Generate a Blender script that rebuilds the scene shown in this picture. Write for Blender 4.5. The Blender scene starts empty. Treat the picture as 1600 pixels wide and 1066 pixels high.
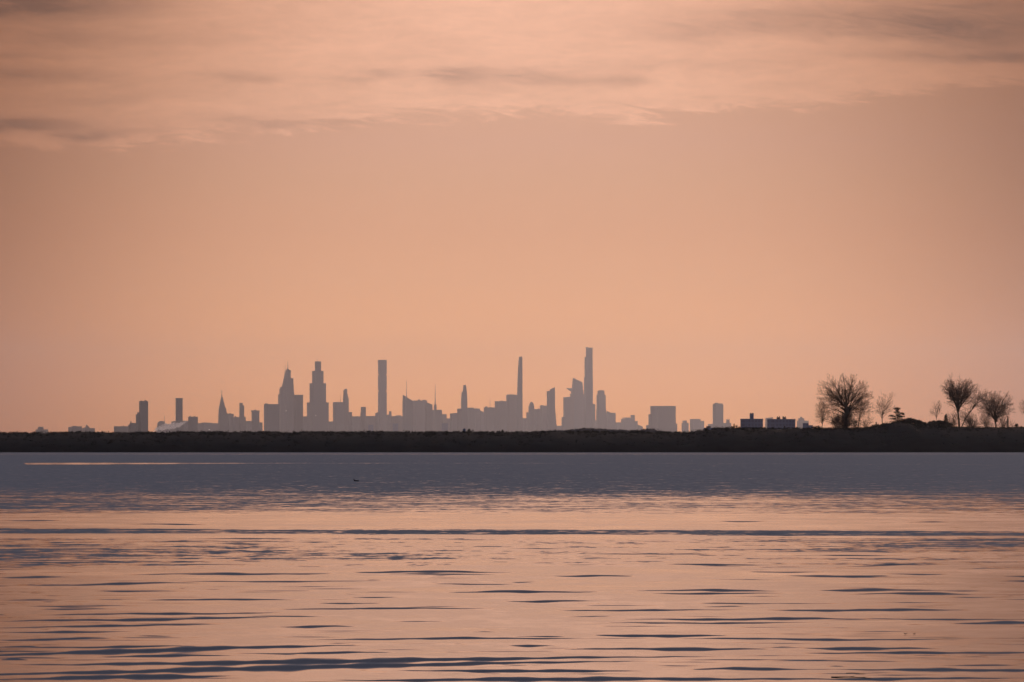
import bpy, bmesh, math, random
import numpy as np
from mathutils import Vector, noise as mnoise

R = math.radians
scene = bpy.context.scene
col = scene.collection

# ------------------------------------------------------------------ camera
F = 9237.0          # focal length in pixels of the 1600 px wide photograph
HOR = 694.0         # row of the horizon
EYE = 1.83          # eye height above the water, metres
cam_d = bpy.data.cameras.new("camera")
cam = bpy.data.objects.new("camera", cam_d); col.objects.link(cam)
cam.location = (0, 0, EYE); cam.rotation_euler = (R(90), 0, 0)
cam_d.sensor_width = 36.0
cam_d.lens = F / 1600 * 36
cam_d.shift_y = (HOR - 533) / 1600
cam_d.clip_start = 0.5
cam_d.clip_end = 160000
scene.camera = cam

scene.view_settings.view_transform = 'Standard'
scene.view_settings.look = 'None'
scene.view_settings.exposure = 0.0
scene.view_settings.gamma = 1.0
scene.cycles.max_bounces = 8
scene.cycles.volume_bounces = 5
scene.cycles.use_denoising = True
scene.cycles.caustics_reflective = False
scene.cycles.caustics_refractive = False

def s2l(c):
    return tuple(((v / 255) / 12.92 if v / 255 <= .04045 else ((v / 255 + .055) / 1.055) ** 2.4) for v in c)

# ------------------------------------------------------------------ haze numbers (the sky needs them too)
HAZE_D = 2.1e-5                 # density of the air
HAZE_TOP = 690.0
HAZE_END = 42500.0
HAZE_S = (0.425, 0.325, 0.315)   # measured in-scattered light of endless haze

# ------------------------------------------------------------------ world
world = bpy.data.worlds.new("World"); scene.world = world
world.use_nodes = True
nt = world.node_tree; nt.nodes.clear()
N, L = nt.nodes, nt.links

class G:
    """small helper to write node maths"""
    def __init__(s, tree): s.t = tree
    def new(s, kind, **kw):
        n = s.t.nodes.new(kind)
        for k, v in kw.items(): setattr(n, k, v)
        return n
    def put(s, sock, v):
        if v is None: return
        if hasattr(v, 'is_output') or isinstance(v, bpy.types.NodeSocket): s.t.links.new(v, sock)
        else: sock.default_value = v
    def m(s, op, a, b=None, c=None, clamp=False):
        n = s.new('ShaderNodeMath', operation=op); n.use_clamp = clamp
        s.put(n.inputs[0], a)
        if b is not None: s.put(n.inputs[1], b)
        if c is not None: s.put(n.inputs[2], c)
        return n.outputs[0]
    def xyz(s, x, y, z):
        n = s.new('ShaderNodeCombineXYZ')
        for i, v in enumerate((x, y, z)): s.put(n.inputs[i], v)
        return n.outputs[0]
    def sep(s, v):
        n = s.new('ShaderNodeSeparateXYZ'); s.put(n.inputs[0], v); return n.outputs
    def noise(s, vec, scale=1.0, detail=3.0, rough=.5, dist=0.0):
        n = s.new('ShaderNodeTexNoise'); s.put(n.inputs['Vector'], vec)
        n.inputs['Scale'].default_value = scale; n.inputs['Detail'].default_value = detail
        n.inputs['Roughness'].default_value = rough; n.inputs['Distortion'].default_value = dist
        return n.outputs[0]
    def sstep(s, v, a, b, o0=0.0, o1=1.0):
        n = s.new('ShaderNodeMapRange', interpolation_type='SMOOTHSTEP')
        s.put(n.inputs[0], v)
        for i, q in enumerate((a, b, o0, o1)): s.put(n.inputs[i + 1], q)
        return n.outputs[0]
    def ramp(s, fac, stops, interp='LINEAR'):
        n = s.new('ShaderNodeValToRGB'); s.put(n.inputs[0], fac)
        e = n.color_ramp.elements; n.color_ramp.interpolation = interp
        while len(e) > 1: e.remove(e[-1])
        e[0].position = stops[0][0]; e[0].color = (*stops[0][1], 1)
        for p, c in stops[1:]:
            q = e.new(p); q.color = (*c, 1)
        return n.outputs[0]
    def mix(s, fac, a, b, mode='MIX'):
        n = s.new('ShaderNodeMix', data_type='RGBA', blend_type=mode)
        s.put(n.inputs[0], fac); s.put(n.inputs[6], a); s.put(n.inputs[7], b)
        return n.outputs[2]

g = G(nt)
tc = g.new('ShaderNodeTexCoord')
dx, dy, dz = g.sep(tc.outputs['Generated'])
el = g.m('ARCSINE', g.m('MINIMUM', dz, 1.0))                # elevation, radians
az = g.m('ARCTAN2', dx, dy)                # 0 straight ahead, radians
X = g.m('MULTIPLY_ADD', az, F, 800.0)      # bearing and elevation in handy angular units
Y = g.m('MULTIPLY_ADD', el, -F, HOR)

def raw_sky(py, srgb):
    e = math.atan((HOR - py) / F)
    path = min(HAZE_END, (HAZE_TOP - EYE) / max(math.tan(e), 1e-5))
    T = math.exp(-HAZE_D * path)
    return tuple(max(.01, (c - s * (1 - T)) / T) for c, s in zip(s2l(srgb), HAZE_S))

SEEN = [(694, (226, 169, 137)), (660, (226, 169, 137)), (600, (226, 171, 142)), (520, (226, 172, 143)), (440, (224, 171, 143)),
        (360, (220, 168, 142)), (280, (217, 168, 144)), (220, (216, 168, 147)), (150, (216, 168, 146)), (60, (219, 170, 148)),
        (0, (220, 171, 149)), (-200, (234, 179, 151)), (-500, (232, 175, 147)), (-800, (202, 154, 138))]
EL10 = R(10)
stops = [(min(1, math.atan((HOR - py) / F) / EL10), raw_sky(py, c)) for py, c in SEEN]
low = g.ramp(g.m('DIVIDE', el, EL10, clamp=True), stops)
# glow round the place where the sun went down
el_off = g.m('MULTIPLY', g.m('MINIMUM', g.m('ABSOLUTE', g.m('SUBTRACT', el, R(1.4))), R(2.9)), 1.25)
az_off = g.m('SUBTRACT', az, R(.02))
def glow_at(r2):
    r = g.m('SQRT', r2)
    return g.m('MULTIPLY_ADD', g.m('EXPONENT', g.m('MULTIPLY', g.m('POWER', g.m('DIVIDE', r, R(5.0)), 3.3), -1.0)), 0.80, 0.20)
el2 = g.m('MULTIPLY', el_off, el_off)
glow = g.m('DIVIDE', glow_at(g.m('MULTIPLY_ADD', az_off, az_off, el2)), glow_at(el2))
# clouds: a brighter deck above a ragged lower edge, with darker scud in it
nvec = g.xyz(g.m('MULTIPLY', X, 0.0045), g.m('MULTIPLY', Y, 0.020), 0.0)
n1 = g.noise(nvec, 1.0, 5.0, .55, .6)
nvec2 = g.xyz(g.m('MULTIPLY_ADD', Y, -0.012, g.m('MULTIPLY', X, 0.009)), g.m('MULTIPLY_ADD', X, -.0035, g.m('MULTIPLY', Y, 0.045)), 4.0)
n2 = g.noise(nvec2, 1.0, 8.0, .68, .7)
n2 = g.m('MULTIPLY_ADD', g.m('SUBTRACT', n2, .5), 1.5, .5)
edge = g.ramp(g.m('DIVIDE', X, 1600.0, clamp=True),
              [(0.0, (.235,) * 3), (.12, (.232,) * 3), (.31, (.197,) * 3), (.36, (.188,) * 3), (.5, (.178,) * 3), (.62, (.182,) * 3),
               (.75, (.172,) * 3), (.9, (.148,) * 3), (1.0, (.135,) * 3)])
edge_y = g.m('MULTIPLY_ADD', edge, 1000.0, g.m('MULTIPLY_ADD', n2, 70.0, -35.0))
dpt = g.m('SUBTRACT', edge_y, Y)                     # >0 above the edge
n3 = g.noise(g.xyz(g.m('MULTIPLY_ADD', Y, .02, g.m('MULTIPLY', X, 0.022)), g.m('MULTIPLY', Y, 0.085), 9.0), 1.0, 6.0, .7, .5)
deck = g.sstep(g.m('ADD', dpt, g.m('MULTIPLY_ADD', n3, 36., -18.)), -9.0, 15.0)
deck_b = g.m('MULTIPLY', deck, g.m('MULTIPLY_ADD', n1, 0.30, 0.0))
bright = g.m('ADD', g.m('MULTIPLY_ADD', g.m('SUBTRACT', n3, .5), g.m('MULTIPLY_ADD', deck, .30, .045), 1.0), g.m('MULTIPLY', deck, g.m('ADD', g.m('MULTIPLY_ADD', n1, 0.30, 0.00), g.m('MULTIPLY', n2, 0.16))))
blobs = [(40, 8, 190, 27, .75), (70, 62, 110, 15, .30), (50, 120, 130, 13, .34), (50, 196, 110, 12, .45), (150, 214, 60, 8, .40),
         (400, 190, 110, 11, .32), (375, 124, 75, 10, .30), (590, 120, 50, 11, .32), (722, 122, 60, 15, .42), (850, 121, 60, 11, .34),
         (962, 124, 45, 10, .34), (1340, 42, 280, 16, .30), (1540, 40, 160, 40, .42), (1570, 90, 130, 10, .45), (1250, 25, 180, 10, .2), (1420, 60, 160, 9, .22), (1480, 12, 200, 9, .2), (1330, 88, 120, 7, .14), (30, 90, 70, 6, .2), (170, 160, 130, 7, .12), (230, 205, 70, 6, .16), (520, 185, 60, 6, .10), (330, 150, 200, 12, .10),
         (1120, 50, 130, 14, .12), (1050, 100, 180, 9, .10), (250, 60, 200, 14, .10)]
Xd = g.m('ADD', X, g.m('MULTIPLY_ADD', n2, 160.0, -80.0))
Yd = g.m('ADD', Y, g.m('MULTIPLY_ADD', n1, 44.0, -22.0))
dark = None
for bx_, by_, rx_, ry_, am_ in blobs:
    q = g.m('ADD', g.m('POWER', g.m('ABSOLUTE', g.m('MULTIPLY_ADD', Xd, 1 / rx_, -bx_ / rx_)), 2.0),
            g.m('POWER', g.m('ABSOLUTE', g.m('MULTIPLY_ADD', Yd, 1 / ry_, -by_ / ry_)), 2.0))
    q = g.m('MULTIPLY', g.m('EXPONENT', g.m('MULTIPLY', q, -1.0)), am_)
    dark = q if dark is None else g.m('ADD', dark, q)
dark = g.m('MINIMUM', g.m('MULTIPLY', dark, g.m('MULTIPLY_ADD', n2, 1.9, 0.10)), 0.80)
low = g.mix(1.0, low, g.xyz(bright, g.m('MULTIPLY', bright, 1.0), g.m('MULTIPLY', bright, 0.96)), 'MULTIPLY')
cloud_col = g.mix(1.0, low, (0.28, 0.30, 0.36, 1), 'MULTIPLY')
low = g.mix(dark, low, cloud_col)
low = g.mix(1.0, low, g.xyz(glow, g.m('POWER', glow, 1.30), g.m('POWER', glow, 1.62)), 'MULTIPLY')
# the dusk sky higher up
high = g.ramp(g.m('DIVIDE', el, R(90), clamp=True), [(0.0, (.16, .13, .15)), (.16, (.105, .10, .13)), (.35, (.08, .085, .13)), (1.0, (.06, .07, .12))])
hmask = g.sstep(el, R(6.5), R(13.0))
skyc = g.mix(hmask, low, high)
bg = g.new('ShaderNodeBackground'); L.new(skyc, bg.inputs[0]); bg.inputs[1].default_value = 1.0
SUN_EL, SUN_AZ = R(3.5), R(29.0)       # the sun stands low, right of the view
nish = g.new('ShaderNodeTexSky', sky_type='NISHITA')
nish.sun_disc = False; nish.sun_elevation = SUN_EL; nish.sun_rotation = SUN_AZ
nish.altitude = 0
bg2 = g.new('ShaderNodeBackground'); L.new(nish.outputs[0], bg2.inputs[0]); bg2.inputs[1].default_value = 0.05
# the cloud deck covers the clear sky near the horizon; the clear sky adds its blue above it
nmix = g.mix(hmask, (0, 0, 0, 1), g.mix(1.0, nish.outputs[0], (0.22, 0.24, 0.36, 1), 'MULTIPLY')); L.new(nmix, bg2.inputs[0])
add = g.new('ShaderNodeAddShader'); L.new(bg.outputs[0], add.inputs[0]); L.new(bg2.outputs[0], add.inputs[1])
wo = g.new('ShaderNodeOutputWorld'); L.new(add.outputs[0], wo.inputs[0])
world.cycles.sampling_method = 'MANUAL'; world.cycles.sample_map_resolution = 1024

# ------------------------------------------------------------------ sun
sl = bpy.data.lights.new("sun", 'SUN'); sl.energy = 1.5; sl.angle = R(10); sl.color = (1.0, .72, .58)
so = bpy.data.objects.new("sun", sl); col.objects.link(so)
sd = Vector((math.sin(SUN_AZ) * math.cos(SUN_EL), math.cos(SUN_AZ) * math.cos(SUN_EL), math.sin(SUN_EL)))
so.rotation_euler = sd.to_track_quat('Z', 'Y').to_euler(); so.location = (0, 0, 60)

# ------------------------------------------------------------------ helpers
def at(px, py, d):
    return Vector(((px - 800) / F * d, d, EYE + (HOR - py) / F * d))

def tag(o, label=None, cat=None, group=None, kind=None):
    if label: o['label'] = label
    if cat: o['category'] = cat
    if group: o['group'] = group
    if kind: o['kind'] = kind
    return o

def empty(name, loc):
    o = bpy.data.objects.new(name, None); col.objects.link(o); o.location = loc
    o.empty_display_size = 1.0
    return o

def mesh_obj(name, verts, faces, mats, parent=None, smooth=False, loc=(0, 0, 0)):
    me = bpy.data.meshes.new(name)
    me.from_pydata([tuple(v) for v in verts], [], faces)
    for m in (mats if isinstance(mats, (list, tuple)) else [mats]): me.materials.append(m)
    if smooth: me.polygons.foreach_set('use_smooth', [True] * len(me.polygons))
    me.update()
    o = bpy.data.objects.new(name, me); col.objects.link(o)
    o.location = loc
    if parent: o.parent = parent
    return o

def mat(name, base, rough=.8, var=.25, scale=.5, spec=.3):
    m = bpy.data.materials.new(name); m.use_nodes = True
    h = G(m.node_tree); b = m.node_tree.nodes['Principled BSDF']
    t = h.new('ShaderNodeTexCoord')
    n = h.noise(t.outputs['Object'], scale, 4.0, .6)
    a = tuple(c * (1 - var) for c in base) + (1,); z = tuple(min(1, c * (1 + var)) for c in base) + (1,)
    m.node_tree.links.new(h.mix(h.sstep(n, .3, .7), a, z), b.inputs['Base Color'])
    b.inputs['Roughness'].default_value = rough; b.inputs['Specular IOR Level'].default_value = spec
    return m

def facade(name, wall, glass, floor=3.6, bay=4.0):
    """wall with rows of windows, from the object's own metres"""
    m = bpy.data.materials.new(name); m.use_nodes = True
    h = G(m.node_tree); b = m.node_tree.nodes['Principled BSDF']
    t = h.new('ShaderNodeTexCoord'); x, y, z = h.sep(t.outputs['Object'])
    fz = h.m('FRACT', h.m('DIVIDE', z, floor)); fx = h.m('FRACT', h.m('DIVIDE', h.m('ADD', x, y), bay))
    win = h.m('MULTIPLY', h.m('GREATER_THAN', fz, .42), h.m('GREATER_THAN', fx, .38))
    m.node_tree.links.new(h.mix(win, (*wall, 1), (*glass, 1)), b.inputs['Base Color'])
    b.inputs['Roughness'].default_value = .6; b.inputs['Specular IOR Level'].default_value = .2
    return m

M = {
    'stone': facade('stone_facade', (.24, .21, .20), (.05, .06, .08)),
    'glass': facade('glass_facade', (.12, .14, .18), (.05, .07, .10), 4.0, 1.8),
    'brick': facade('brick_facade', (.20, .14, .12), (.05, .05, .07), 3.0, 3.5),
    'roof': mat('roof_plant', (.10, .10, .11), .8),
    'steel': mat('mast_steel', (.12, .12, .13), .5),
    'block': facade('near_block_facade', (.10, .19, .40), (.07, .13, .29), 3.0, 4.0),
    'bark': mat('bark', (.035, .030, .030), .95, .3, 3.0),
    'twig': mat('twig_bark', (.040, .030, .030), .95, .3, 3.0),
    'needle': mat('evergreen_needles', (.020, .030, .026), .9, .4, 1.0),
    'scrub': mat('winter_scrub', (.013, .022, .018), .95, .5, .35),
    'soil': mat('dark_soil', (.005, .008, .008), 1.0, .5, .2),
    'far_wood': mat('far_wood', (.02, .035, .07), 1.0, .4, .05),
    'land': mat('far_land', (.05, .05, .05), 1.0, .4, .002),
    'pale': mat('pale_paint', (.6, .6, .6), .6),
    'feather': mat('dark_feathers', (.012, .012, .014), .7, .4, 30),
    'bill': mat('dark_bill', (.03, .025, .02), .5),
    'reed': mat('dead_reed', (.06, .04, .02), .8, .4, 30),
    'wet': mat('wet_bark', (.015, .010, .010), .6, .4, 30),
    'leaf': mat('dead_leaf', (.10, .045, .02), .8, .4, 60),
}
lw = bpy.data.materials.new('lit_window'); lw.use_nodes = True
_b = lw.node_tree.nodes['Principled BSDF']; _b.inputs['Emission Color'].default_value = (1, .85, .7, 1); _b.inputs['Emission Strength'].default_value = 1.6
M['lit'] = lw

# ------------------------------------------------------------------ water
def build_water():
    pys = list(np.arange(706.0, 726.0, .35)) + list(np.arange(726.0, 800.0, .7)) + list(np.arange(800, 1100, .55))
    pys += list(np.geomspace(1100, 20000, 30))
    ys = EYE * F / (np.array(pys) - HOR)
    ys = np.concatenate([[1500.0, 1430.0], ys, [0.0, -60., -400.]])
    us = np.concatenate([[-9, -4, -2, -1, -.5, -.3, -.2, -.14], np.linspace(-.108, .108, 420), [.14, .2, .3, .5, 1, 2, 4, 9]])
    ny, nx = len(ys), len(us)
    YY = np.repeat(ys[:, None], nx, 1)
    XX = us[None, :] * np.maximum(YY, 60.0)
    PX = 800 + F * XX / np.maximum(YY, 1)
    PY = HOR + F * EYE / np.maximum(YY, 1)
    inv = (YY > 1)
    # wavelets: bearing and depth of each, as (x0, x1, y at x0, y at x1, thickness)
    W = [(0,105,813.5,813.5,1.3),(180,320,819,820,1.6),(340,430,850,850,1.8),(215,505,898,896.5,3.2),(0,100,902,902,3),(570,800,894,894,4),
         (590,770,897,897.5,2),(45,300,914.5,911,3.2),(300,630,909,908,2),(665,800,913,913,1.8),(710,925,926,924,3.8),(155,290,924,923.5,2.2),
         (0,90,938,938,2),(240,460,937.5,937,2.8),(500,600,943,943,2),(525,620,933.5,933.5,1.4),(50,170,948,948,2),(65,175,952,952,2),
         (415,700,952,950.5,2.6),(560,780,950,951.5,2),(75,420,961,957.5,3),(0,400,971.5,965,4),(385,515,963.5,963.5,2),(0,320,981,976,3.2),
         (0,190,989,987,3),(445,555,979.5,979.5,3.4),(0,160,1000,998,4),(500,900,999.5,997,3.4),(215,275,994,994,1.5),(0,285,1012,1010,3),
         (0,520,1023,1009,7.5),(170,360,1026,1024,4),(370,600,1021,1020,3),(110,1050,1038.5,1026.5,7.5),(0,935,1053.5,1033.5,8),
         (0,330,1062,1056,8),(585,1330,1063,1060.5,6.5),(645,980,1049,1048,5),(0,40,1031,1031,3),(1050,1220,882.5,882.5,2.5),
         (1345,1445,883,883,2.4),(865,985,900,900,3),(1175,1290,894,894,2),(1235,1380,900.5,900.5,4),(1390,1475,897.5,897.5,2),
         (800,840,910,910,2),(990,1200,923,923,3.4),(1020,1215,927.5,927.5,2.6),(1290,1465,922.5,922.5,4),(1330,1510,928,928,3.6),
         (1465,1540,923,924,1.5),(1570,1640,901,901,2),(1560,1640,908.5,908.5,2),(800,940,939.5,939.5,3),(1095,1210,943,943,2),
         (1095,1160,948,948,1.8),(890,1160,954,953,2.8),(1210,1495,953.5,953.5,3.8),(985,1335,967.5,967.5,4),(1360,1640,967,969,2),
         (930,1250,974,973,2.4),(1495,1680,974,974,4.5),(945,1135,993.5,993.5,5),(800,880,995,995,2),(1080,1455,998,1000,3.2),
         (800,865,1009.5,1009.5,3),(890,1175,1015,1014,5),(1270,1450,1013.5,1013.5,5),(1280,1660,1020,1021,3.6),(1185,1395,1033,1033,2),
         (1095,1260,1046,1045,5),(1340,1660,1047,1047,5),(1465,1580,1040,1040,2),(1270,1600,1061,1060,4),(1115,1195,815,815,1.4),
         (1420,1480,816,816,1.2),(300,520,842,841,1.2),(900,1060,866,866,1.2),(1240,1400,868,868,1.5),(1080,1340,1031,1031,1.2)]
    rng = random.Random(5)
    for k in range(420):      # faint small ones between them, and those beyond the frame
        y = 842 + 240 * rng.random() ** .8; x = rng.uniform(-700, 2300); l = rng.uniform(25, 190)
        W.append((x, x + l, y, y + rng.uniform(-.6, .6), rng.uniform(.35, 1.15) * (1 if 0 < x < 1600 else 2.2)))
    S = np.zeros_like(YY)
    pyr = np.array([HOR + F * EYE / y if y > 1 else 1e6 for y in ys])
    for k, (x0, x1, ya, yb, th) in enumerate(W):
        lo = np.searchsorted(-ys, -F * EYE / (min(ya, yb) - 12 - HOR)); hi = np.searchsorted(-ys, -F * EYE / (max(ya, yb) + 12 - HOR))
        lo, hi = min(lo, hi), max(lo, hi)
        px, py = PX[lo:hi], PY[lo:hi]
        xc, hl = (x0 + x1) / 2, (x1 - x0) / 2 * 1.22
        t = (px - xc) / hl
        ph = k * 1.7
        wob = .55 * np.sin(px / (hl * .31) + ph) + .35 * np.sin(px / 37. + ph * 2) + .2 * np.sin(px / 13. + ph * 3)
        cy = ya + (yb - ya) * np.clip((px - x0) / (x1 - x0), 0, 1) + wob * min(1.1, th * .3)
        skew = .25 * math.sin(ph * 1.3)
        env = np.clip(1 - np.abs(t - skew * (1 - t * t)) ** 1.35, 0, 1) * (np.abs(t) < 1)
        half = th * .80 * env * (1 + .22 * np.sin(px / 23. + ph) + .12 * np.sin(px / 9. + ph)) + 1e-4
        v = np.clip(1.25 * (1 - np.abs(py - cy) / half), 0, 1)
        v = v * v * (3 - 2 * v) * np.clip(th * env / 1.2, 0, 1)
        S[lo:hi] = np.maximum(S[lo:hi], v)
    # ruffled water: how strongly, by distance and by patch
    def patch(x0, y0, rx, ry): return np.exp(-((PX - x0) / rx) ** 2 - ((PY - y0) / ry) ** 2)
    slant = (PX - 800) * .0026
    Rp = np.interp(PY - slant * 0, [694, 707.0, 708.8, 710.2, 711.5, 745, 758, 768, 775, 790, 801, 804, 823, 827],
                   [1, 1, .74, .72, 1, .95, .86, .74, .60, .50, .38, .20, .12, .14])
    band = np.exp(-((PY - 831.5 - slant) / 4.6) ** 4) * (.70 + .08 * np.sin(PX / 90.))
    mid = np.interp(PY, [836, 842, 878, 895, 930], [0, .32, .30, .10, .05])
    Rp = np.where(PY > 826, np.maximum(mid, .10), Rp)
    Rp = np.maximum(Rp, band)
    Rp = np.clip(Rp + .27 * patch(60, 868, 330, 16) + .15 * patch(520, 866, 260, 9) + .22 * patch(1500, 848, 300, 12) + .16 * patch(60, 792, 380, 9)
                 + .12 * patch(0, 960, 180, 60) - .15 * patch(1100, 782, 300, 6), 0, 1)
    # the calm slick that lies as a bright line across the ruffled bay
    yc = np.interp(PX, [37, 400, 800, 1600], [724.8, 724.0, 723.8, 726.2])
    hw = np.interp(PX, [36, 37.5, 60, 130, 260, 420, 3000], [0, 1.3, 1.5, 1.4, 1.0, .55, .5])
    st = np.interp(PX, [36, 120, 300, 480, 800, 1200, 1800], [.60, .66, .50, .28, .2, .16, .24])
    st = st * (1 + .18 * np.sin(PX / 11.) * np.sin(PX / 29. + 1))
    sl_ = np.clip(1.6 - np.abs(PY - yc) / np.maximum(hw, .01), 0, 1) * st * (PX > 36.5)
    Rp *= (1 - sl_)
    Rp = np.where(inv, Rp, .1)
    idx = np.arange(ny * nx).reshape(ny, nx)
    q = np.stack([idx[:-1, :-1], idx[1:, :-1], idx[1:, 1:], idx[:-1, 1:]], -1).reshape(-1, 4)
    me = bpy.data.meshes.new('water')
    V = np.stack([XX, YY, np.zeros_like(XX)], -1).reshape(-1, 3).astype(np.float32)
    me.vertices.add(len(V)); me.vertices.foreach_set('co', V.ravel())
    me.loops.add(q.size); me.loops.foreach_set('vertex_index', q.ravel().astype(np.int32))
    me.polygons.add(len(q)); me.polygons.foreach_set('loop_start', np.arange(0, q.size, 4, dtype=np.int32))
    me.update(calc_edges=True); me.validate()
    for nm, arr in (('wavelet', S), ('ruffle', Rp)):
        a = me.attributes.new(nm, 'FLOAT', 'POINT'); a.data.foreach_set('value', arr.ravel().astype(np.float32))
    m = bpy.data.materials.new('bay_water'); m.use_nodes = True
    h = G(m.node_tree); b = m.node_tree.nodes['Principled BSDF']
    b.inputs['Base Color'].default_value = (.012, .016, .026, 1)
    b.inputs['Roughness'].default_value = .02; b.inputs['IOR'].default_value = 1.33
    def attr(n):
        a = h.new('ShaderNodeAttribute', attribute_name=n); return a.outputs['Fac']
    tcw = h.new('ShaderNodeTexCoord'); x, y, z = h.sep(tcw.outputs['Object'])
    wv, rf = attr('wavelet'), attr('ruffle')
    # ruffle: small steep ripples, longer along the crest than across it
    r1 = h.noise(h.xyz(h.m('MULTIPLY', x, .9), h.m('MULTIPLY', y, .20), 0.), 1.0, 5.0, .72)
    r2 = h.noise(h.xyz(h.m('MULTIPLY', x, .16), h.m('MULTIPLY', y, .13), 7.), 1.0, 3.0, .6)
    r3 = h.noise(h.xyz(h.m('MULTIPLY', x, 2.0), h.m('MULTIPLY', y, .9), 3.), 1.0, 4.0, .7)
    # where the ripples stand: noise against a level set by the ruffle strength
    rfine = h.noise(h.xyz(h.m('MULTIPLY', x, 2.3), h.m('MULTIPLY', y, .95), 21.), 1.0, 3.0, .7)
    r4 = h.noise(h.xyz(h.m('MULTIPLY', x, .26), h.m('MULTIPLY', y, .62), 31.), 1.0, 3.0, .6)
    k1 = h.m('ADD', h.m('ADD', h.m('MULTIPLY', rfine, .36), h.m('MULTIPLY', r1, .20)), h.m('ADD', h.m('MULTIPLY', r2, .08), h.m('MULTIPLY', r4, .36)))
    lvl = h.m('ADD', h.m('MULTIPLY_ADD', rf, -.42, .665), h.m('MULTIPLY', h.m('MULTIPLY', rf, rf), .130))
    on = h.sstep(h.m('SUBTRACT', k1, lvl), -.05, .07)
    rip = h.m('MULTIPLY', on, h.m('MULTIPLY_ADD', r3, .20, .02))
    # slow undulation everywhere
    u1 = h.noise(h.xyz(h.m('MULTIPLY', x, .35), h.m('MULTIPLY', y, .22), 11.), 1.0, 4.0, .65)
    u2 = h.noise(h.xyz(h.m('MULTIPLY', x, .8), h.m('MULTIPLY', y, .9), 17.), 1.0, 4.0, .7)
    und = h.m('ADD', h.m('MULTIPLY_ADD', u1, .045, -.022), h.m('MULTIPLY', u2, .022))
    sy = h.m('ADD', h.m('ADD', h.m('MULTIPLY', wv, .15), rip), h.m('MAXIMUM', und, .0))
    sx = h.m('MULTIPLY', h.m('SUBTRACT', r3, .5), h.m('MULTIPLY_ADD', on, .10, .02))
    nv = h.new('ShaderNodeVectorMath', operation='NORMALIZE')
    h.put(nv.inputs[0], h.xyz(sx, h.m('MULTIPLY', sy, -1.0), 1.0))
    m.node_tree.links.new(nv.outputs[0], b.inputs['Normal'])
    me.materials.append(m)
    o = bpy.data.objects.new('water', me); col.objects.link(o)
    tag(o, kind='structure')
build_water()

# ------------------------------------------------------------------ land
SH = 1300.0     # distance to the far shore
RIDGE = [(-900,675),(0,676.5),(60,677),(100,675.5),(180,677.5),(218,676),(228,678),(250,676),(330,675.5),(400,675),(440,677),(460,675),(500,676.5),
         (560,675.5),(600,674.5),(640,676),(700,675.5),(760,675.5),(830,676),(870,675),(1000,675.5),(1090,676.5),(1100,673),(1120,671),(1140,669.5),
         (1160,669.5),(1260,670),(1300,670),(1370,669.5),(1390,665.5),(1410,661.5),(1440,661),(1455,666),(1480,665),(1500,668),(1600,669),(2500,670)]
rx, ry = [a for a, b in RIDGE], [b for a, b in RIDGE]
def ridge_py(px): return float(np.interp(px, rx, ry))
def build_bank():
    prof = [(-6, -0.5), (0, 0.03), (2.5, .22), (8, .45), (22, .72), (38, .93), (50, 1.0), (75, .97), (140, .8), (200, .66)]
    pxs = list(np.arange(-900, 2501, 5.0)); pxs = [-20000, -8000, -3000] + pxs + [4600, 9600, 21600]
    verts, faces = [], []
    for i, px in enumerate(pxs):
        top = EYE + (HOR - ridge_py(px)) / F * (SH + 50)
        x0 = (px - 800) / F * SH
        for j, (dy_, f) in enumerate(prof):
            n = mnoise.noise(Vector((x0 * .25, dy_ * .15, 2))) * .30 if j > 1 else 0
            n2_ = mnoise.noise(Vector((x0 * .05, 1.3, 9))) * 1.2 if j < 4 else 0
            verts.append((x0, SH + dy_ + n2_, top * f + n))
    k = len(prof)
    for i in range(len(pxs) - 1):
        for j in range(k - 1):
            a = i * k + j
            faces.append((a, a + k, a + k + 1, a + 1))
    tag(mesh_obj('shore_bank', verts, faces, M['soil'], smooth=True), kind='structure')
    v = [(-22000, SH + 190, 0.8), (22000, SH + 190, .8), (22000, 3000, 1.0), (-22000, 3000, 1.0), (22000, 42000, 1.2), (-22000, 42000, 1.2)]
    tag(mesh_obj('ground', v, [(0, 1, 2, 3), (3, 2, 4, 5)], M['land']), kind='structure')
build_bank()

def leaf_cloud(rng, cx, cy, cz, rx_, ry_, rz_, n, s, out_v, out_f):
    """ragged clump: many small leaf sized faces through an ellipsoid"""
    for _ in range(n):
        a, b2 = rng.uniform(0, 2 * math.pi), rng.uniform(-1, 1)
        rr = rng.random() ** .45
        q = math.sqrt(1 - b2 * b2)
        c = Vector((cx + rx_ * rr * q * math.cos(a), cy + ry_ * rr * q * math.sin(a), cz + rz_ * rr * b2))
        i = len(out_v)
        for _k in range(3):
            out_v.append(c + Vector((rng.gauss(0, s), rng.gauss(0, s), rng.gauss(0, s * .9))))
        out_f.append((i, i + 1, i + 2))

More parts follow.
